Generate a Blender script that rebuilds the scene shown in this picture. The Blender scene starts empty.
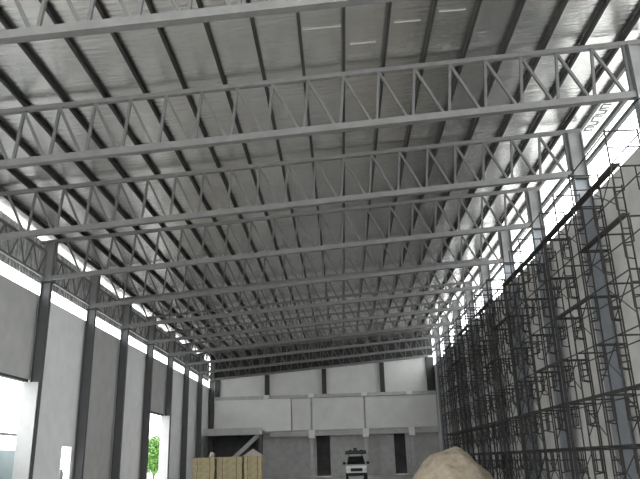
import bpy, bmesh, math, random
from mathutils import Vector, Matrix
random.seed(7)
C = bpy.context.scene.collection
PI = math.pi
EYE = 1.5                                   # camera height above the floor

# ------------------------------------------------------------------ geometry of the hall
XL, XR = -13.7485, 9.4733                    # inner faces of the two column rows
Y0, BAY = 12.444, 6.0                       # first truss in view, truss spacing
SLOPE = 0.0768                              # mono-pitch roof, rising to the right
def z_top(x): return 13.177 + SLOPE * x     # centre of top chord
def z_bot(x): return 11.3125 + SLOPE * x     # centre of bottom chord
YB = 72.9                                   # back wall
WLX, WRX = -14.3, 10.15                    # inner faces of the side walls
YF = -4.0                                   # open front of the hall

# ------------------------------------------------------------------ materials
def mat(name, col, rough=0.6, metal=0.0, noise=0.0, nscale=4.0, bump=0.0, bscale=20.0, col2=None, stretch=(1, 1, 1)):
    m = bpy.data.materials.new(name); m.use_nodes = True
    nt = m.node_tree; b = nt.nodes['Principled BSDF']
    b.inputs['Roughness'].default_value = rough
    b.inputs['Metallic'].default_value = metal
    b.inputs['Base Color'].default_value = (*col, 1)
    tc = nt.nodes.new('ShaderNodeTexCoord'); mp = nt.nodes.new('ShaderNodeMapping')
    mp.inputs['Scale'].default_value = stretch
    nt.links.new(tc.outputs['Object'], mp.inputs['Vector'])
    if noise > 0 or col2:
        n = nt.nodes.new('ShaderNodeTexNoise'); n.inputs['Scale'].default_value = nscale
        n.inputs['Detail'].default_value = 6
        nt.links.new(mp.outputs[0], n.inputs['Vector'])
        r = nt.nodes.new('ShaderNodeValToRGB')
        c2 = col2 or tuple(min(1, c * (1 + noise)) for c in col)
        c1 = col if col2 else tuple(c * (1 - noise) for c in col)
        r.color_ramp.elements[0].position = .3; r.color_ramp.elements[1].position = .7
        r.color_ramp.elements[0].color = (*c1, 1); r.color_ramp.elements[1].color = (*c2, 1)
        nt.links.new(n.outputs['Fac'], r.inputs['Fac'])
        nt.links.new(r.outputs['Color'], b.inputs['Base Color'])
    if bump > 0:
        n2 = nt.nodes.new('ShaderNodeTexNoise'); n2.inputs['Scale'].default_value = bscale
        n2.inputs['Detail'].default_value = 4
        nt.links.new(mp.outputs[0], n2.inputs['Vector'])
        bp = nt.nodes.new('ShaderNodeBump'); bp.inputs['Strength'].default_value = bump
        bp.inputs['Distance'].default_value = .05
        nt.links.new(n2.outputs['Fac'], bp.inputs['Height'])
        nt.links.new(bp.outputs['Normal'], b.inputs['Normal'])
    return m

M = dict(
    chord=mat('grey_painted_steel', (.165, .165, .161), .5, 0, .12, 3),
    web=mat('grey_web_steel', (.13, .13, .127), .5, 0, .12, 3),
    purlin=mat('shade_toned_purlin', (.035, .035, .034), .6, 0, .2, 2),
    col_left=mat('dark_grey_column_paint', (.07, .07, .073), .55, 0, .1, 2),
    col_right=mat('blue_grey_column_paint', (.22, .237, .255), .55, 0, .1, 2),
    col_cap=mat('pale_grey_cap_paint', (.24, .24, .24), .55, 0, .1, 2),
    dark_steel=mat('dark_steel', (.03, .03, .03), .6, 0, .2, 4),
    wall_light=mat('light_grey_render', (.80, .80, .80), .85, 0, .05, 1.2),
    wall_dark=mat('darker_grey_render', (.45, .45, .44), .9, 0, .08, 1.2),  # darker grey for some of the left wall bays
    wall_right=mat('grey_cement_wall', (.66, .655, .63), .9, 0, .12, 1.0),
    back=mat('whitewashed_back_wall', (.66, .66, .64), .9, 0, .06, .8),
    back_white=mat('white_partition_board', (.74, .74, .72), .85, 0, .05, .8),
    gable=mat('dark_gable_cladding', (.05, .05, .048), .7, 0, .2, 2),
    concrete=mat('pale_concrete', (.45, .45, .44), .9, 0, .12, 2),
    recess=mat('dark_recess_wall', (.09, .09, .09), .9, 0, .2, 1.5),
    floor=mat('concrete_floor', (.50, .49, .47), .75, 0, .12, .4),
    scaffold=mat('rusty_scaffold_tube', (.028, .026, .024), .65, 0, .3, 8),
    plank=mat('weathered_scaffold_plank', (.045, .042, .038), .85, 0, .3, 5),
    clad=mat('grey_eave_cladding', (.55, .55, .55), .6, 0, .45, 3.5, stretch=(1, 1.6, .6)),
    white_paint=mat('white_paint', (.8, .8, .8), .5),
    vehicle_white=mat('white_car_paint', (.78, .78, .76), .25),
    glass_dark=mat('dark_windscreen_glass', (.012, .012, .014), .08),
    rubber=mat('black_rubber', (.015, .015, .015), .8),
    lamp=mat('headlamp_glass', (.6, .6, .58), .15),
    sand=mat('tan_sand', (.50, .42, .32), .95, 0, .25, 2.5, .6, 6),
    board=mat('yellow_tan_board', (.43, .37, .22), .8, 0, .18, 3),
    pallet=mat('pallet_wood', (.20, .15, .09), .9, 0, .2, 4),
    strap=mat('dark_strap', (.06, .05, .03), .6),
    sack=mat('pale_sack_cloth', (.55, .52, .46), .9, 0, .1, 5, .3, 12),
    tarp=mat('dusty_mauve_tarpaulin', (.42, .37, .36), .8, 0, .1, 3),
    cylinder=mat('grey_gas_cylinder_paint', (.22, .22, .22), .45),
    brass=mat('brass', (.5, .38, .15), .35, 1),
    ground=mat('dull_bounce_yard', (.24, .24, .23), .9, 0, .08, .3),
    yard=mat('pale_bounce_yard', (.62, .62, .60), .9, 0, .08, .3),
    lit_face=mat('pale_lit_column_face', (.36, .36, .355), .8, 0, .05, 2),
    fence=mat('teal_sheet', (.17, .215, .215), .6, 0, .04, 1),
    leaf=mat('green_leaf', (.10, .22, .04), .6, 0, .4, 2),
    bark=mat('brown_bark', (.10, .07, .05), .9, 0, .3, 6),
    print=mat('grey_foil_print', (.10, .10, .11), .5),
)

def foil_material():
    m = bpy.data.materials.new('silver_roof_foil'); m.use_nodes = True
    nt = m.node_tree; b = nt.nodes['Principled BSDF']
    b.inputs['Metallic'].default_value = 1.0; b.inputs['Roughness'].default_value = .27
    geo = nt.nodes.new('ShaderNodeNewGeometry')
    # wrinkles run across the sheet, lap seams every 1.2 m along the hall
    mp = nt.nodes.new('ShaderNodeMapping'); mp.inputs['Scale'].default_value = (.55, 4.5, 1)
    nt.links.new(geo.outputs['Position'], mp.inputs['Vector'])
    n = nt.nodes.new('ShaderNodeTexNoise'); n.inputs['Scale'].default_value = 1.6; n.inputs['Detail'].default_value = 5
    nt.links.new(mp.outputs[0], n.inputs['Vector'])
    n3 = nt.nodes.new('ShaderNodeTexNoise'); n3.inputs['Scale'].default_value = .5; n3.inputs['Detail'].default_value = 3
    nt.links.new(geo.outputs['Position'], n3.inputs['Vector'])
    r = nt.nodes.new('ShaderNodeValToRGB')
    r.color_ramp.elements[0].position = .3; r.color_ramp.elements[0].color = (.78, .775, .755, 1)
    r.color_ramp.elements[1].position = .7; r.color_ramp.elements[1].color = (.93, .925, .905, 1)
    mx = nt.nodes.new('ShaderNodeMath'); mx.operation = 'ADD'; 
    a = nt.nodes.new('ShaderNodeMath'); a.operation = 'MULTIPLY'; a.inputs[1].default_value = .5
    a2 = nt.nodes.new('ShaderNodeMath'); a2.operation = 'MULTIPLY'; a2.inputs[1].default_value = .5
    nt.links.new(n.outputs['Fac'], a.inputs[0]); nt.links.new(n3.outputs['Fac'], a2.inputs[0])
    nt.links.new(a.outputs[0], mx.inputs[0]); nt.links.new(a2.outputs[0], mx.inputs[1])
    nt.links.new(mx.outputs[0], r.inputs['Fac'])
    nt.links.new(r.outputs['Color'], b.inputs['Base Color'])
    bp = nt.nodes.new('ShaderNodeBump'); bp.inputs['Strength'].default_value = .55; bp.inputs['Distance'].default_value = .05
    nt.links.new(n.outputs['Fac'], bp.inputs['Height']); nt.links.new(bp.outputs['Normal'], b.inputs['Normal'])
    return m
M['foil'] = foil_material()

# ------------------------------------------------------------------ mesh building
class MB:
    def __init__(s): s.bm = bmesh.new()
    def box(s, x0, x1, y0, y1, z0, z1):
        v = [s.bm.verts.new(p) for p in ((x0,y0,z0),(x1,y0,z0),(x1,y1,z0),(x0,y1,z0),(x0,y0,z1),(x1,y0,z1),(x1,y1,z1),(x0,y1,z1))]
        for f in ((3,2,1,0),(4,5,6,7),(0,1,5,4),(1,2,6,5),(2,3,7,6),(3,0,4,7)): s.bm.faces.new([v[i] for i in f])
        return s
    def bar(s, p, q, w, h, side=(0, 1, 0)):             # rectangular bar: w along side, h across
        p, q = Vector(p), Vector(q); d = (q - p).normalized(); a = Vector(side)
        a = (a - d * a.dot(d)).normalized(); b = d.cross(a)
        ring = lambda c: [s.bm.verts.new(c + a*i*w/2 + b*j*h/2) for i, j in ((-1,-1),(1,-1),(1,1),(-1,1))]
        r0, r1 = ring(p), ring(q)
        for i in range(4): s.bm.faces.new((r0[i], r0[(i+1)%4], r1[(i+1)%4], r1[i]))
        s.bm.faces.new(r0[::-1]); s.bm.faces.new(r1)
        return s
    def tube(s, p, q, r, n=6, r2=None):
        p, q = Vector(p), Vector(q); d = (q - p).normalized()
        a = Vector((0, 0, 1)) if abs(d.z) < .9 else Vector((1, 0, 0))
        a = (a - d * a.dot(d)).normalized(); b = d.cross(a); r2 = r if r2 is None else r2
        ring = lambda c, rr: [s.bm.verts.new(c + (a*math.cos(2*PI*k/n) + b*math.sin(2*PI*k/n))*rr) for k in range(n)]
        r0, r1 = ring(p, r), ring(q, r2)
        for i in range(n): s.bm.faces.new((r0[i], r0[(i+1)%n], r1[(i+1)%n], r1[i]))
        s.bm.faces.new(r0[::-1]); s.bm.faces.new(r1)
        return s
    def lathe(s, prof, cx=0, cy=0, n=16):
        rings = [[s.bm.verts.new((cx + r*math.cos(2*PI*k/n), cy + r*math.sin(2*PI*k/n), z)) for k in range(n)] for r, z in prof]
        for r0, r1 in zip(rings, rings[1:]):
            for i in range(n): s.bm.faces.new((r0[i], r0[(i+1)%n], r1[(i+1)%n], r1[i]))
        s.bm.faces.new(rings[0][::-1]); s.bm.faces.new(rings[-1])
        return s
    def prism(s, pts, axis, a0, a1):                     # polygon extruded along an axis
        def P(u, v, t): return {'y': (u, t, v), 'x': (t, u, v), 'z': (u, v, t)}[axis]
        r0 = [s.bm.verts.new(P(u, v, a0)) for u, v in pts]; r1 = [s.bm.verts.new(P(u, v, a1)) for u, v in pts]
        n = len(pts)
        for i in range(n): s.bm.faces.new((r0[i], r0[(i+1)%n], r1[(i+1)%n], r1[i]))
        s.bm.faces.new(r0[::-1]); s.bm.faces.new(r1)
        return s
    def mesh(s, name, bevel=0):
        if bevel:
            bmesh.ops.bevel(s.bm, geom=list(s.bm.edges), offset=bevel, segments=1, affect='EDGES')
        bmesh.ops.recalc_face_normals(s.bm, faces=s.bm.faces)
        me = bpy.data.meshes.new(name); s.bm.to_mesh(me); s.bm.free()
        return me

def obj(name, mb, m, parent=None, loc=(0, 0, 0), bevel=0, smooth=False):
    me = mb if isinstance(mb, bpy.types.Mesh) else mb.mesh(name, bevel)
    if not me.materials: me.materials.append(M[m] if isinstance(m, str) else m)
    if smooth:
        for p in me.polygons: p.use_smooth = True
    o = bpy.data.objects.new(name, me); C.objects.link(o); o.location = loc
    if parent: o.parent = parent
    return o
def tag(o, label, cat, group=None, kind=None):
    o['label'] = label; o['category'] = cat
    if group: o['group'] = group
    if kind: o['kind'] = kind
    return o
def thing(name, label, cat, loc=(0, 0, 0), group=None, kind=None):
    o = bpy.data.objects.new(name, None); C.objects.link(o); o.location = loc
    return tag(o, label, cat, group, kind)
def struct(name, mb, m, label=None, cat=None):
    o = obj(name, mb, m); o['kind'] = 'structure'
    if label: o['label'] = label
    if cat: o['category'] = cat
    return o
def copy_tree(o, loc=None):
    c = o.copy(); C.objects.link(c)
    if loc is not None: c.location = loc
    for ch in list(o.children):
        d = ch.copy(); C.objects.link(d); d.parent = c
        for g in list(ch.children):
            e = g.copy(); C.objects.link(e); e.parent = d
    return c
ORD = 'first second third fourth fifth sixth seventh eighth ninth tenth eleventh twelfth thirteenth fourteenth fifteenth sixteenth seventeenth eighteenth nineteenth twentieth twenty-first twenty-second'.split()

# ------------------------------------------------------------------ shell: floor, roof, walls
b = MB(); b.box(WLX - .25, WRX + .25, -12, YB + 2, -.25, 0)
struct('floor', b, 'floor', 'grey concrete floor of the hall', 'floor')
b = MB(); b.box(-90, WLX - .25, -60, 140, -.5, -.26)  # unseen yard, tone picked to brighten the foil at the left eave
struct('ground', b, 'yard', 'yard left of the hall, made pale to bounce light onto the foil', 'ground')
b = MB(); b.box(WLX - .25, 90, -60, 140, -.5, -.26)  # unseen yard, darkened so the right-hand foil picks up less bounce
struct('ground', b, 'ground', 'yard right of the hall, made dull to cut light bounced onto the foil', 'ground')

PURL = [0.46 + 1.279 * i for i in range(-12, 8)]
ROOF_OFF = .075 + .19 + .022
def roof_sheet():
    bm = bmesh.new()
    xs = []
    edges = [WLX - 1.6] + PURL + [WRX + 1.5]
    for i in range(len(edges) - 1):
        for t in (0, .25, .5, .75): xs.append((edges[i] + (edges[i+1] - edges[i]) * t, -.018 * math.sin(PI * t) if 0 < i < len(edges) - 2 else 0))
    xs.append((edges[-1], 0))
    ny = 130
    rows = []
    for j in range(ny + 1):
        y = YF + (YB + .6 - YF) * j / ny
        rows.append([bm.verts.new((x, y, z_top(x) + ROOF_OFF + dz)) for x, dz in xs])
    for r0, r1 in zip(rows, rows[1:]):
        for i in range(len(xs) - 1): bm.faces.new((r0[i], r1[i], r1[i+1], r0[i+1]))
    me = bpy.data.meshes.new('ceiling'); bm.to_mesh(me); bm.free()
    o = obj('ceiling', me, 'foil'); o['kind'] = 'structure'
    sm = o.modifiers.new('thickness', 'SOLIDIFY'); sm.thickness = .05; sm.offset = -1
    for p in me.polygons: p.use_smooth = True
    o['label'] = 'silver foil lined underside of the sloping roof'; o['category'] = 'ceiling'
    return o
ceiling = roof_sheet()

# purlins: C sections along the whole hall, backlit darkness put into their colour
for i, x in enumerate(PURL):
    z0 = z_top(x) + .075
    b = MB(); w, h, t = .08, .19, .012
    b.prism([(x - w/2, z0), (x + w/2, z0), (x + w/2, z0 + t), (x - w/2 + t, z0 + t), (x - w/2 + t, z0 + h - t), (x + w/2, z0 + h - t), (x + w/2, z0 + h), (x - w/2, z0 + h)], 'y', YF + .1, YB - .1)
    o = obj('purlin', b, 'purlin')
    pos = ORD[i] + ' dark steel roof purlin counted from the left eave' if i < 10 else ORD[19 - i] + ' dark steel roof purlin counted from the bright right-hand eave'
    tag(o, pos.replace('the left eave', 'the left-hand eave'), 'purlin', 'roof purlins under the foil lining', 'thing')

# lettering-like marks printed on the foil at the right-hand eave are too faint to read; only their grey strokes are built
def foil_print():
    b = MB()
    x0 = 10.5
    for k in range(6):
        y = 22.5 + k * .46
        def st(dx0, dy0, dx1, dy1):
            p = Vector((x0 + dx0, y + dy0, z_top(x0 + dx0) + ROOF_OFF - .008)); q = Vector((x0 + dx1, y + dy1, z_top(x0 + dx1) + ROOF_OFF - .008))
            b.bar(p, q, .004, .075, (0, 0, 1))
        st(0, 0, .36, .06)
        st(.36, .06, .34, .34) if k % 2 == 0 else st(0, .02, .02, .36)
        if k % 3: st(0, .34, .36, .3)
    o = obj('foil_print', b, 'print', ceiling)
    o['label'] = 'faint grey print on the foil'
foil_print()
def lap_tape():
    b = MB(); rnd = random.Random(3)
    for i in range(11, 15):
        xa, xb = PURL[i] + .08, PURL[i + 1] - .08
        y = 12.6 + rnd.random() * .6
        while y < 18.2:
            fa, fb = rnd.choice(((0, 1), (0, .6), (.3, 1), (.1, .8)))
            x0, x1 = xa + (xb - xa) * fa, xa + (xb - xa) * fb
            b.bar((x0, y, z_top(x0) + ROOF_OFF - .03), (x1, y + .03, z_top(x1) + ROOF_OFF - .03), .035, .006)
            y += rnd.choice((1.1, 1.2, 2.3))
    o = obj('lap_tape', b, 'white_paint', ceiling); o['label'] = 'pale lap tape across the foil'
lap_tape()
b = MB(); b.box(10.15, 10.27, YF, YB, z_top(10.15) + .12, z_top(10.15) + ROOF_OFF - .005)
tag(obj('eave_strut', b, 'chord'), 'grey eave strut along the edge of the roof above the right-hand gap', 'strut', None, 'thing')

# left wall bays (bay k runs from truss k-1 to truss k)
STRIP0, STRIP1 = 9.42, 10.05
HEAD = 5.42
def ty(k): return Y0 + k * BAY
shades = {}
nwl = 0
for k in range(-1, 11):
    y0, y1 = ty(k - 1), ty(k) if k < 10 else YB + .2
    if k == -1: y0 = YF
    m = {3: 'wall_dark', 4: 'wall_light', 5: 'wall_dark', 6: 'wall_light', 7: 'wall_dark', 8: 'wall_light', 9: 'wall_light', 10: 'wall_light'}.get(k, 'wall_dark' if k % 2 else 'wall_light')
    b = MB()
    if k in (3, 7):
        b.box(WLX - .2, WLX, y0, y1, HEAD, STRIP0); b.box(WLX - .2, WLX, y0, y0 + (.55 if k == 7 else .2), 0, HEAD)
    elif k == 4:
        d0, d1, dh = 34.75, 36.0, 2.62
        b.box(WLX - .2, WLX, y0, d0, 0, STRIP0); b.box(WLX - .2, WLX, d1, y1, 0, STRIP0); b.box(WLX - .2, WLX, d0, d1, dh, STRIP0)
    else:
        b.box(WLX - .2, WLX, y0, y1, 0, STRIP0)
    o = struct('wall_left', b, m)
    # sheet cladding above the open strip of daylight, with vertical ribs
    b = MB(); b.box(WLX - .16, WLX - .12, y0, y1, STRIP1, 12.12)
    yy = y0 + .1
    while yy < y1 - .1:
        b.box(WLX - .12, WLX - .08, yy, yy + .08, STRIP1, 12.12); yy += .3
    struct('wall_left_cladding', b, 'clad')
# opening lintels + sills
for k in (3, 7):
    b = MB(); b.box(WLX - .24, WLX + .03, ty(k - 1) + .2, ty(k) - .2, HEAD - .12, HEAD)
    o = struct('trim_1' if k == 3 else 'trim_2', b, 'dark_steel')
for n, k in ((3, 3), (4, 7)):  # pale panel added before the column, standing for daylight on its face
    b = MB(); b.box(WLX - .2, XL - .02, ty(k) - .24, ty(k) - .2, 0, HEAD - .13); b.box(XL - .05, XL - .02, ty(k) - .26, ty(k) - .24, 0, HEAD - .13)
    struct('trim_%d' % n, b, 'lit_face')
b = MB(); b.box(WLX - .22, WLX + .03, 34.69, 34.77, 0, 2.68); b.box(WLX - .22, WLX + .03, 35.98, 36.06, 0, 2.68); b.box(WLX - .22, WLX + .03, 34.77, 35.98, 2.6, 2.68)
struct('door_1', b, 'white_paint', 'white frame of the small doorway in the left wall', 'door frame')

# right wall
b = MB(); b.box(WRX, WRX + .2, YF, YB + 2.7, 0, 11.1)
struct('wall_right', b, 'wall_right')
# two rails along the open band of daylight above the right wall
for i, z in enumerate((12.42, 12.95)):
    b = MB(); b.prism([(WRX - .09, z), (WRX + .05, z), (WRX + .05, z + .02), (WRX - .07, z + .02), (WRX - .07, z + .16), (WRX - .09, z + .16)], 'y', YF, YB)
    tag(obj('eave_rail', b, 'chord'), ['lower', 'upper'][i] + ' thin steel rail across the bright gap above the right wall', 'rail', 'rails above the right wall', 'thing')

# back wall
b = MB(); b.prism([(WLX, 8.35), (WRX, 8.35), (WRX, z_bot(WRX) + .1), (WLX, z_bot(WLX) + .1)], 'y', YB, YB + .2)
struct('wall_back', b, 'back', 'white upper back wall under the roof', 'wall')
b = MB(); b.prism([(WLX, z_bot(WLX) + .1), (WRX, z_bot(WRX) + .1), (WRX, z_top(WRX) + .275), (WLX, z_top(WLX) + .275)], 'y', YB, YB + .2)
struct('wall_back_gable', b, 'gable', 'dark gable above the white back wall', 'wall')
# lower storey of the back wall with a recess to the left and two dark openings
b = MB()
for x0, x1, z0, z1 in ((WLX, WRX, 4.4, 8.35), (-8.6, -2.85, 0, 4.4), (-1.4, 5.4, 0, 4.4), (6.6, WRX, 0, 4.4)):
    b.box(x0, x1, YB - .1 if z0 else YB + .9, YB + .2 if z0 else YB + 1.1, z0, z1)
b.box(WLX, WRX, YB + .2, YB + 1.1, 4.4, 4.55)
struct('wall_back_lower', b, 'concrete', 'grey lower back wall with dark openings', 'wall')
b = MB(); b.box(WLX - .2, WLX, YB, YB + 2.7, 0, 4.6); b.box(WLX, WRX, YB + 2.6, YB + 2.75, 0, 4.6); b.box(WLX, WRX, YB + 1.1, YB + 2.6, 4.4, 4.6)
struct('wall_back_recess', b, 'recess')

# ------------------------------------------------------------------ back wall: beams, posts, panels
t = thing('concrete_beam', 'upper pale concrete beam across the white back wall', 'beam', (0, YB, 8.35), 'concrete beams on the back wall', 'thing')
b = MB(); b.box(XL + .06, WRX - .02, -.5, -.1, -.35, 0); obj('body', b, 'concrete', t, bevel=.01)
for x in (-8.05, -3.27, 2.39, 7.19):
    b = MB(); b.box(x - .3, x + .3, -.72, -.5, -.36, .04); obj('bracket', b, 'back_white', t, bevel=.02)
t = thing('concrete_beam', 'lower pale concrete beam above the dark openings of the back wall', 'beam', (0, YB, 4.35), 'concrete beams on the back wall', 'thing')
b = MB(); b.box(-7.7, WRX - .02, -.7, -.12, -.28, .12); obj('body', b, 'concrete', t, bevel=.01)
for x in (-3.27, 2.39, 7.19):
    b = MB(); b.box(x - .32, x + .32, -.85, -.1, -.55, .3); obj('bracket', b, 'back_white', t, bevel=.02)
for x, l in ((-3.27, 'left of the parked vehicle'), (2.39, 'right of the parked vehicle'), (7.19, 'nearest the sand heap')):
    t = thing('concrete_post', 'pale concrete post under the lower back beam, ' + l, 'post', (x, YB - .44, 0), 'posts under the back beam', 'thing')
    b = MB(); b.box(-.2, .2, -.18, .18, 0, 3.8); obj('shaft', b, 'concrete', t, bevel=.015)
    b = MB(); b.box(-.3, .3, -.26, .26, 0, .15); obj('foot', b, 'concrete', t)
# upper wall boards between the two beams
boards = [(-13.6, -5.45, .62, 'back_white', 'large white boxed-out board at the left of the back wall'),
          (-5.35, -3.37, .3, 'back', 'narrow grey-white board beside the boxed-out board'),
          (-3.17, 2.29, .3, 'back', 'middle grey-white board between the two back beams'),
          (2.49, WRX - .1, .3, 'back', 'grey-white board between the back beams next to the scaffolding')]
for x0, x1, d, m, l in boards:
    b = MB(); b.box(x0, x1, YB - d, YB - .11, 4.66, 7.98)
    tag(obj('wall_board', b, m, bevel=.02), l, 'board', 'boards between the back beams', 'thing')
# dark steel posts of the upper back wall
for i, x in enumerate((-13.38, -8.0, -1.82, 4.45, 9.66)):
    w = .24 if i < 4 else .42
    t = thing('gable_post', ORD[i] + ' dark steel post from the left on the upper back wall', 'post', (x, YB - .2, 8.4), 'dark posts on the upper back wall', 'thing')
    top = z_bot(x) - 8.4 - .14
    b = MB(); b.box(-w, w, -.2, -.17, 0, top); b.box(-w, w, .17, .2, 0, top); b.box(-.02, .02, -.17, .17, 0, top); obj('shaft', b, 'dark_steel', t)
    b = MB(); b.box(-w - .05, w + .05, -.22, .2, -.05, 0); obj('foot_plate', b, 'dark_steel', t)
# steel platform in the left back corner, with a stair under it
t = thing('steel_platform', 'grey steel platform in the left back corner above the stair', 'platform', (-10.75, 66.85, 0))
b = MB(); b.box(-2.85, 2.9, -.3, -.1, 4.15, 4.8); obj('front_beam', b, 'concrete', t, bevel=.01)
b = MB(); b.box(-2.85, 2.9, -.1, 5.1, 4.5, 4.62); obj('deck', b, 'concrete', t)
for x in (-2.7, 2.75):
    b = MB(); b.box(x - .12, x + .12, -.28, -.04, 0, 4.15); obj('post', b, 'col_left', t)
t = thing('staircase', 'grey steel stair rising under the corner platform', 'stairs', (-10.6, 68.5, 0))
for s in (-.5, .5):
    b = MB(); b.bar((-2.4, s, .2), (2.4, s, 4.35), .06, .3); obj('stringer', b, 'concrete', t)
for k in range(18):
    f = (k + .5) / 18; b = MB(); b.box(-2.4 + 4.8 * f - .14, -2.4 + 4.8 * f + .14, -.48, .48, .2 + 4.15 * f, .24 + 4.15 * f); obj('tread', b, 'concrete', t)

# ------------------------------------------------------------------ columns
def h_section(b, x0, x1, wy, z0, z1, tf=.03, tw=.02):
    b.box(x0, x0 + tf, -wy/2, wy/2, z0, z1); b.box(x1 - tf, x1, -wy/2, wy/2, z0, z1); b.box(x0 + tf, x1 - tf, -tw/2, tw/2, z0, z1)
    return b
def make_column(side):
    left = side == 'left'
    x0, x1 = (-.46, 0) if left else (0, .58)
    xc = XL if left else XR
    zb = z_bot(xc) ; zt = z_top(xc) - .08
    t = thing('steel_column', '', 'column', (xc, 0, 0), 'steel columns of the %s wall' % side, 'thing')
    zs = zb - .25
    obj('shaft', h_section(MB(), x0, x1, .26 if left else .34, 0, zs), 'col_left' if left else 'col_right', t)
    b = MB(); b.box(x0 - .03, x1 + .04, -.2, .2, zs, zs + .05); obj('bracket_plate', b, 'dark_steel', t)
    obj('cap', h_section(MB(), x0 + .02, x1, .28 if left else .36, zs + .05, zt), 'col_cap', t)
    b = MB(); b.box(x0, x1, -.24, .24, 0, .03); obj('foot_plate', b, 'dark_steel', t)
    return t
for side in ('left', 'right'):
    proto = None
    first = 0 if side == 'right' else 2
    n = 0
    for k in range(first, 11 if side == 'left' else 10):
        y = ty(k)
        o = make_column(side) if proto is None else copy_tree(proto)
        proto = proto or o
        o.location = (XL if side == 'left' else XR, y, 0)
        if side == 'left':
            o['label'] = {2: 'dark grey steel column nearest the viewer by the left wall opening, mostly out of view',
                          3: 'dark grey column at the far side of the large left wall opening',
                          4: 'dark grey column just beyond the small white doorway',
                          5: 'dark grey column between the darker bay and the next pale bay',
                          6: 'dark grey column before the opening with the green tree',
                          7: 'dark grey column after the opening with the green tree',
                          8: 'second dark grey column beyond the green tree opening',
                          9: 'third dark grey column beyond the green tree opening',
                          10: 'dark grey column in the left back corner of the hall'}[k]
        else:
            o['label'] = ('%s blue-grey steel column of the right wall counted from the front' % ORD[k] if k < 10 else 'blue-grey steel column in the right back corner')

# ------------------------------------------------------------------ roof trusses
def make_truss():
    t = thing('roof_truss', '', 'truss', (0, 0, 0), 'lattice roof trusses spanning the hall', 'thing')
    xa, xb = XL - 1.9, XR + .6
    b = MB(); h = .15
    b.prism([(xa, z_top(xa) - h/2), (xb, z_top(xb) - h/2), (xb, z_top(xb) + h/2), (xa, z_top(xa) + h/2)], 'y', -.08, .08)
    obj('top_chord', b, 'chord', t, bevel=.008)
    b = MB(); h = .22; xa, xb = XL, XR
    # channel with its open side away from the hall front
    b.prism([(xa, z_bot(xa) - h/2), (xb, z_bot(xb) - h/2), (xb, z_bot(xb) + h/2), (xa, z_bot(xa) + h/2)], 'y', -.11, -.09)
    for s in (-1, 1):
        o = s * (h/2 - .01)
        b.prism([(xa, z_bot(xa) + o - .01), (xb, z_bot(xb) + o - .01), (xb, z_bot(xb) + o + .01), (xa, z_bot(xa) + o + .01)], 'y', -.09, .11)
    obj('bottom_chord', b, 'chord', t)
    def web(xt, xl):
        b = MB(); b.bar((xt, 0, z_top(xt) - .06), (xl, 0, z_bot(xl) + .1), .09, .085)
        obj('web_member', b, 'web', t)
    p = 1.1365
    for k in range(21):
        a = XR + .055 - p * k if k else XR - .08
        if k == 0:
            web(a, a)
        else:
            web(a, a + p * .70)
            if k < 20: web(a, a - p * .14)
    web(XL + .08, XL + .08)
    return t
truss = make_truss()
tl = ['grey lattice roof truss nearest overhead, cut by the top of the picture',
      'second grey roof truss from the front, its right end near the top right corner',
      'third grey lattice roof truss counted from the front of the hall'] + [ORD[k] + ' grey lattice roof truss counted from the front of the hall' for k in range(3, 10)] + ['last grey lattice truss against the back wall']
for k in range(11):
    o = truss if k == 0 else copy_tree(truss)
    o.location = (0, ty(k), 0); o['label'] = tl[k]

# lattice eave girders along the left columns
def make_girder():
    t = thing('eave_girder', '', 'girder', (WLX + .25, 0, 0), 'lattice girders between the left columns', 'thing')
    L = BAY - .5
    za, zb = 10.25, 11.5
    for z, n in ((zb, 'top_chord'), (za, 'bottom_chord')):
        b = MB(); b.box(-.05, .05, .25, .25 + L, z - .05, z + .05); obj(n, b, 'chord', t)
    for k in range(8):
        ya, yb = .25 + L * k / 8, .25 + L * (k + 1) / 8
        b = MB(); b.bar((0, ya, za if k % 2 else zb), (0, yb, zb if k % 2 else za), .05, .05, (1, 0, 0)); obj('web_member', b, 'web', t)
    return t
g0 = make_girder()
for k in range(1, 10):
    o = g0 if k == 1 else copy_tree(g0)
    o.location = (WLX + .25, ty(k), 0)
    o['label'] = ORD[k - 1] + ' short lattice girder from the front between the left columns under the eave'

# ------------------------------------------------------------------ scaffolding along the right wall
SX0, SX1 = -.5, .5
LIFT, BAYS = 1.6, 1.68
tr = .030
def frame_mesh():
    b = MB()
    for x in (SX0, SX1): b.tube((x, 0, 0), (x, 0, LIFT), tr)
    b.tube((SX0, 0, LIFT - .08), (SX1, 0, LIFT - .08), tr)
    for x, s in ((SX0, 1), (SX1, -1)):
        xi = x + s * .28
        b.tube((xi, 0, .75), (xi, 0, LIFT - .08), tr * .8); b.tube((x, 0, .7), (xi, 0, .75), tr * .8); b.tube((x, 0, 1.15), (xi, 0, 1.15), tr * .7)
    return b.mesh('scaffold_frame')
def guard_mesh():
    b = MB()
    for x in (SX0, SX1): b.tube((x, 0, 0), (x, 0, 1.15), tr)
    b.tube((SX0, 0, 1.1), (SX1, 0, 1.1), tr); b.tube((SX0, 0, .55), (SX1, 0, .55), tr * .8)
    return b.mesh('guard_frame')
def brace_mesh(x):
    b = MB(); b.tube((x, .02, .3), (x, BAYS - .02, 1.35), .018, 5); b.tube((x + .02, .02, 1.35), (x + .02, BAYS - .02, .3), .018, 5)
    return b.mesh('cross_brace')
def plank_mesh(x):
    b = MB(); b.box(x - .11, x + .11, -.08, 2 * BAYS + .08, 0, .045); return b.mesh('plank')
def ledger_mesh(x):
    b = MB(); b.tube((x, -.05, 0), (x, 2 * BAYS + .05, 0), .024, 5); return b.mesh('ledger')
FM, GM = frame_mesh(), guard_mesh()
BM_ = [brace_mesh(SX0 - .03), brace_mesh(SX1 + .03)]
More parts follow.
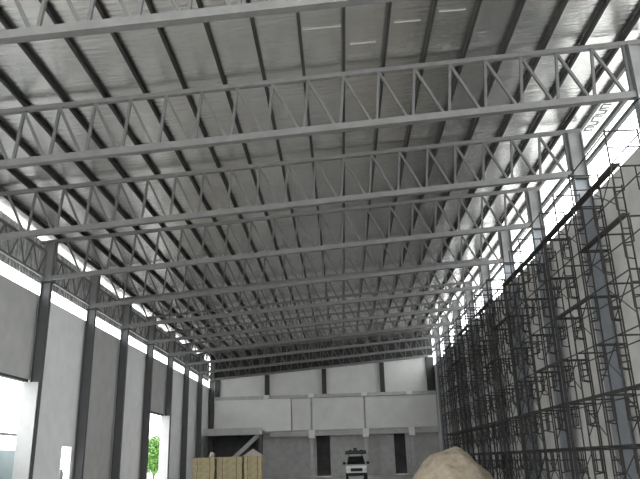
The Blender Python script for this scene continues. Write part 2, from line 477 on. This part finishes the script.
PM = [plank_mesh(x) for x in (-.34, -.06, .24)]
LM = [ledger_mesh(SX0 - .05), ledger_mesh(SX1 + .05)]
b = MB(); b.box(SX0 - .08, SX0 + .08, -.08, .08, -.14, -.12); b.box(SX1 - .08, SX1 + .08, -.08, .08, -.14, -.12)
b.tube((SX0, 0, -.12), (SX0, 0, .02), .018); b.tube((SX1, 0, -.12), (SX1, 0, .02), .018)
JM = b.mesh('base_jack')
NT = 11
for i in range(NT):
    y0 = 18.45 + i * (2 * BAYS + .19)
    if i == 0: l = 'rusty scaffold tower nearest the viewer at the right edge'
    elif i == NT - 1: l = 'last rusty scaffold tower, farthest along the right wall near the sand heap'
    else: l = ORD[i] + ' rusty scaffold tower from the front along the right wall'
    t = thing('scaffold_tower', l, 'scaffold', (8.83, y0, .14), 'scaffold towers along the right wall', 'thing')
    for f in range(3):
        obj('base_jack', JM, 'scaffold', t, (0, f * BAYS, 0))
        for z in range(6): obj('frame', FM, 'scaffold', t, (0, f * BAYS, z * LIFT))
        if (i * 3 + f) % 2 == 0 or i > 4: obj('guard_frame', GM, 'scaffold', t, (0, f * BAYS, 6 * LIFT))
    for z in range(6):
        for f in range(2):
            for s in ((0,) if (z + f) % 2 or i > 2 else ()) + ((1,) if i > 3 else ()): obj('cross_brace', BM_[s], 'scaffold', t, (0, f * BAYS, z * LIFT))
        for s in range(2): obj('ledger', LM[s], 'scaffold', t, (0, 0, (z + 1) * LIFT - .12))
        boards_here = (0,) if z in (0, 1) or (z == 5 and (i < 4 or i % 2)) or (i + z) % 4 == 0 else ()
        for s in boards_here: obj('plank', PM[s], 'plank', t, (0, 0, (z + 1) * LIFT - .05))
    if i > 4 or i % 2 == 0:
        for s in range(2): obj('guard_rail', LM[s], 'scaffold', t, (0, 0, 6 * LIFT + 1.0))

# ------------------------------------------------------------------ sand heap
def sand_heap():
    bm = bmesh.new(); R, H = 2.4, 1.97; n, mrad = 56, 22
    from mathutils import noise as nz
    rows = []
    for j in range(1, mrad + 1):
        r = R * j / mrad; row = []
        for k in range(n):
            a = 2 * PI * k / n
            rr = r * (1 + .06 * nz.noise(Vector((math.cos(a) * 1.5, math.sin(a) * 1.5, 3))))
            z = H * (1 - (r / R) ** 1.9)
            z = min(z, H * .985)
            x, y = rr * math.cos(a), rr * math.sin(a)
            z += (.22 * nz.noise(Vector((x * 1.1, y * 1.1, 0))) + .12 * nz.noise(Vector((x * 3, y * 3, 5)))) * min(1, (R - r) * 1.5)
            row.append(bm.verts.new((x, y, max(0, z))))
        rows.append(row)
    c = bm.verts.new((0, 0, H))
    for k in range(n): bm.faces.new((c, rows[0][k], rows[0][(k + 1) % n]))
    for r0, r1 in zip(rows, rows[1:]):
        for k in range(n): bm.faces.new((r0[k], r1[k], r1[(k + 1) % n], r0[(k + 1) % n]))
    bm.faces.new([v for v in rows[-1]])
    bmesh.ops.recalc_face_normals(bm, faces=bm.faces)
    me = bpy.data.meshes.new('sand_heap'); bm.to_mesh(me); bm.free()
    o = obj('sand_heap', me, 'sand', None, (5.55, 36.5, 0), smooth=True)
    tag(o, 'tan heap of sand on the floor in front of the scaffolding', 'sand heap', None, 'thing')
sand_heap()

# ------------------------------------------------------------------ stacked bundles of yellow boards on pallets
def pallet(x, y, w, d, label):
    t = thing('pallet', label, 'pallet', (x, y, 0), 'pallets under the yellow bundles', 'thing')
    for yy in (-d/2 + .05, 0, d/2 - .05):
        b = MB(); b.box(-w/2, w/2, yy - .05, yy + .05, 0, .1); obj('bearer', b, 'pallet', t)
    k = 7
    for i in range(k):
        xx = -w/2 + (i + .5) * w / k; b = MB(); b.box(xx - w/k*.38, xx + w/k*.38, -d/2, d/2, .1, .125); obj('deck_board', b, 'pallet', t)
def bundle(x, y, z, w, d, h, label):
    t = thing('board_bundle', label, 'bundle', (x, y, z), 'yellow board bundles in front of the corner platform', 'thing')
    b = MB(); n = 5
    for i in range(n): b.box(-w/2 + .01*(i % 2), w/2 - .01*((i+1) % 2), -d/2, d/2, h*i/n + (.004 if i else 0), h*(i+1)/n)
    obj('boards', b, 'board', t)
    for xx in (-w*.28, w*.28):
        b = MB(); b.box(xx - .02, xx + .02, -d/2 - .006, d/2 + .006, h - .002, h + .006); b.box(xx - .02, xx + .02, -d/2 - .008, -d/2, 0, h); obj('strap', b, 'strap', t)
stacks = [(-9.98, 50, 1.65, 'left-hand stack by the wall'), (-8.12, 50, 1.85, 'middle stack'), (-6.48, 50.1, 1.3, 'right-hand stack')]
lv = ['lowest', 'second', 'third', 'topmost']
for x, y, w, l in stacks:
    pallet(x, y, w, 1.2, 'wooden pallet under the ' + l.replace(' by the wall', '') + ' of yellow boards')
    for k in range(4): bundle(x + random.uniform(-.03, .03), y, 0.132 + k * .465, w - .06, 1.15, .458, lv[k] + ' yellow bundle of boards in the ' + l)
b = MB()
bmesh.ops.create_uvsphere(b.bm, u_segments=14, v_segments=9, radius=.5)
for v in b.bm.verts:
    v.co.x *= .36; v.co.y *= .7; v.co.z *= .5
    if v.co.z < -.13: v.co.z = -.13
    v.co.x += .03 * math.sin(v.co.z * 20)
tag(obj('cement_sack', b, 'sack', None, (-9.5, 50, 1.99 + .14), smooth=True), 'pale cloth sack lying on the left-hand yellow stack', 'sack', None, 'thing')
b = MB()
prof = [(-.75, 0), (.75, 0), (.55, .12), (.3, .3), (.02, .5), (-.2, .33), (-.5, .13)]
b.prism(prof, 'y', -.45, .45)
bmesh.ops.subdivide_edges(b.bm, edges=list(b.bm.edges), cuts=1)
for v in b.bm.verts:
    if v.co.z > .05: v.co.y *= 1 - .5 * v.co.z; v.co.x += random.uniform(-.03, .03)
tag(obj('tarpaulin', b, 'tarp', None, (-6.55, 50.1, 2.0)), 'crumpled mauve tarpaulin peaked on the right-hand yellow stack', 'tarpaulin', None, 'thing')

# ------------------------------------------------------------------ parked white pickup seen from the front
def pickup():
    t = thing('pickup_truck', 'white pickup truck with dark windscreen parked before the back wall', 'truck', (.93, 55, 0), None, 'thing')
    # side profile, front towards -y
    b = MB(); b.prism([(-2.0, .45), (2.6, .45), (2.6, 1.05), (.9, 1.05), (.9, 1.1), (-.8, 1.22), (-1.9, 1.12), (-2.05, .8)], 'x', -.78, .78)
    obj('body', b, 'vehicle_white', t, bevel=.05)
    b = MB()
    lo = [(-.72, -.85, 1.2), (.72, -.85, 1.2), (.72, .9, 1.1), (-.72, .9, 1.1)]; hi = [(-.58, -.25, 1.82), (.58, -.25, 1.82), (.58, .8, 1.82), (-.58, .8, 1.82)]
    v0 = [b.bm.verts.new(p) for p in lo]; v1 = [b.bm.verts.new(p) for p in hi]
    for i in range(4): b.bm.faces.new((v0[i], v0[(i+1)%4], v1[(i+1)%4], v1[i]))
    b.bm.faces.new(v0[::-1]); b.bm.faces.new(v1)
    obj('cab', b, 'rubber', t, bevel=.03)
    b = MB(); w = [(-.64, -.845, 1.25), (.64, -.845, 1.25), (.55, -.30, 1.78), (-.55, -.30, 1.78)]
    v0 = [b.bm.verts.new(p) for p in w]; v1 = [b.bm.verts.new((x, y - .02, z + .02)) for x, y, z in w]
    for i in range(4): b.bm.faces.new((v0[i], v0[(i+1)%4], v1[(i+1)%4], v1[i]))
    b.bm.faces.new(v0[::-1]); b.bm.faces.new(v1)
    obj('windscreen', b, 'glass_dark', t)
    b = MB(); b.box(-.45, .45, -2.1, -2.0, .72, .95); obj('grille', b, 'rubber', t)
    b = MB(); b.box(-.8, .8, -2.18, -2.0, .4, .62); obj('bumper', b, 'rubber', t, bevel=.03)
    for s in (-1, 1):
        b = MB(); b.box(s*.62 - .13, s*.62 + .13, -2.1, -1.95, .78, .96); obj('headlamp', b, 'lamp', t, bevel=.02)
        b = MB(); b.box(s*.92 - .1, s*.92 + .1, -.72, -.62, 1.22, 1.42); b.box(s*.75 - .1, s*.75 + .1, -.7, -.66, 1.26, 1.3); obj('wing_mirror', b, 'rubber', t)
        for y in (-1.3, 1.6):
            b = MB(); b.tube((s*.62, y, .34), (s*.82, y, .34), .34, 20); wh = obj('wheel', b, 'rubber', t)
            b = MB(); b.tube((s*.80, y, .34), (s*.83, y, .34), .19, 14); obj('hub', b, 'lamp', wh)
    b = MB()
    for x in (-.55, .55): b.bar((x, -.25, 1.98), (x, .8, 1.98), .05, .05, (1, 0, 0))
    for y in (-.2, .25, .7):
        b.bar((-.85, y, 2.0), (.85, y, 2.0), .05, .05)
        for x in (-.5, .5): b.tube((x, y, 1.80), (x, y, 2.0), .02)
    obj('roof_rack', b, 'rubber', t)
    return t
pickup()
b = MB()
for k in range(5):
    b.box(-.83, .83, -.5, .45, k * .045, k * .045 + .04) if k % 2 == 0 else b.box(-.75, .85, -.48, .5, k * .045, k * .045 + .04)
b.box(-.16, .14, -.2, .1, .225, .42); b.box(-.5, -.3, -.2, .2, .225, .3); b.box(.35, .62, -.2, .2, .225, .28)
tag(obj('roof_load', b, 'dark_steel', None, (.93, 55.28, 2.03)), 'dark flat load lying on the roof rack of the white pickup', 'load', None, 'thing')

# ------------------------------------------------------------------ left wall openings: gate rail, gas cylinder, outside
t = thing('gate', 'pale sheet gate with a grey top rail in the large left wall opening', 'gate', (WLX - 1.2, 27.0, 0), None, 'thing')
b = MB(); b.box(-.04, .04, -2.8, 7.4, 3.03, 3.15); obj('top_rail', b, 'dark_steel', t)
b = MB(); b.box(-.02, .02, -2.8, 7.4, -.2, 2.4); obj('panel', b, 'fence', t)
b = MB(); b.tube((0, -2.75, 4.6), (0, 7.35, 4.6), .02); obj('wire', b, 'chord', t)
for y in (-2.75, 7.35):
    b = MB(); b.box(-.05, .05, y - .04, y + .04, -.26, 4.65); obj('post', b, 'white_paint', t)
t = thing('gas_cylinder', 'grey gas cylinder standing upright in the small white doorway', 'gas cylinder', (WLX - .1, 35.2, 0), None, 'thing')
b = MB(); b.lathe([(.11, 0), (.125, .03), (.125, 1.25), (.11, 1.36), (.06, 1.45), (.03, 1.5)], 0, 0, 18); obj('body', b, 'cylinder', t, smooth=True)
b = MB(); b.lathe([(.025, 1.49), (.025, 1.58), (.04, 1.59), (.04, 1.62)], 0, 0, 10); obj('valve', b, 'brass', t)
def make_tree(x, y, h, r, label):
    t = thing('tree', label, 'tree', (x, y, -.26), None, 'thing')
    b = MB(); b.tube((0, 0, 0), (.1, .05, h * .5), .14, 8, .09)
    for k in range(6):
        a = k * 1.05; b.tube((.1, .05, h * (.3 + .03 * k)), (r * .6 * math.cos(a), r * .6 * math.sin(a), h * (.5 + .06 * k)), .05, 6, .02)
    obj('trunk', b, 'bark', t)
    b = MB()
    for k in range(3200):
        u = Vector((random.gauss(0, 1), random.gauss(0, 1), random.gauss(0, 1))).normalized() * (random.random() ** .4)
        c = Vector((u.x * r, u.y * r, h * .58 + u.z * h * .42))
        d = Vector((random.gauss(0, 1), random.gauss(0, 1), random.gauss(0, .6))).normalized() * .16
        e = d.cross(Vector((random.gauss(0, 1), random.gauss(0, 1), random.gauss(0, 1)))).normalized() * .07
        b.bm.faces.new([b.bm.verts.new(p) for p in (c - d, c + e, c + d, c - e)])
    obj('crown', b, 'leaf', t)
make_tree(-20.3, 74.0, 4.9, 1.2, 'small green tree outside the farther left wall opening')

# ------------------------------------------------------------------ world
w = bpy.data.worlds.new('overcast_sky'); bpy.context.scene.world = w; w.use_nodes = True
bg = w.node_tree.nodes['Background']; bg.inputs['Color'].default_value = (.96, .985, 1, 1); bg.inputs['Strength'].default_value = 5.0

# ------------------------------------------------------------------ camera
F, PITCH, YAW, ROLL = 661.914, .3235, -.0251, .0289
r0 = Vector((math.cos(YAW), -math.sin(YAW), 0)); f0 = Vector((math.sin(YAW), math.cos(YAW), 0)); zz = Vector((0, 0, 1))
fw = f0 * math.cos(PITCH) + zz * math.sin(PITCH); up = -f0 * math.sin(PITCH) + zz * math.cos(PITCH)
right = r0 * math.cos(ROLL) - up * math.sin(ROLL); upr = r0 * math.sin(ROLL) + up * math.cos(ROLL)
cam = bpy.data.cameras.new('camera'); co = bpy.data.objects.new('camera', cam); C.objects.link(co)
m = Matrix((right, upr, -fw)).transposed().to_4x4(); m.translation = Vector((0, 0, EYE)); co.matrix_world = m
cam.sensor_width = 36; cam.lens = F / 640 * 36; cam.clip_end = 400; cam.clip_start = .05
sc = bpy.context.scene; sc.camera = co
sc.view_settings.view_transform = 'Standard'; sc.view_settings.look = 'None'; sc.view_settings.gamma = 1; sc.view_settings.use_curve_mapping = False
sc.view_settings.exposure = 0.48
sc.cycles.max_bounces = 10; sc.cycles.diffuse_bounces = 6; sc.cycles.use_denoising = True
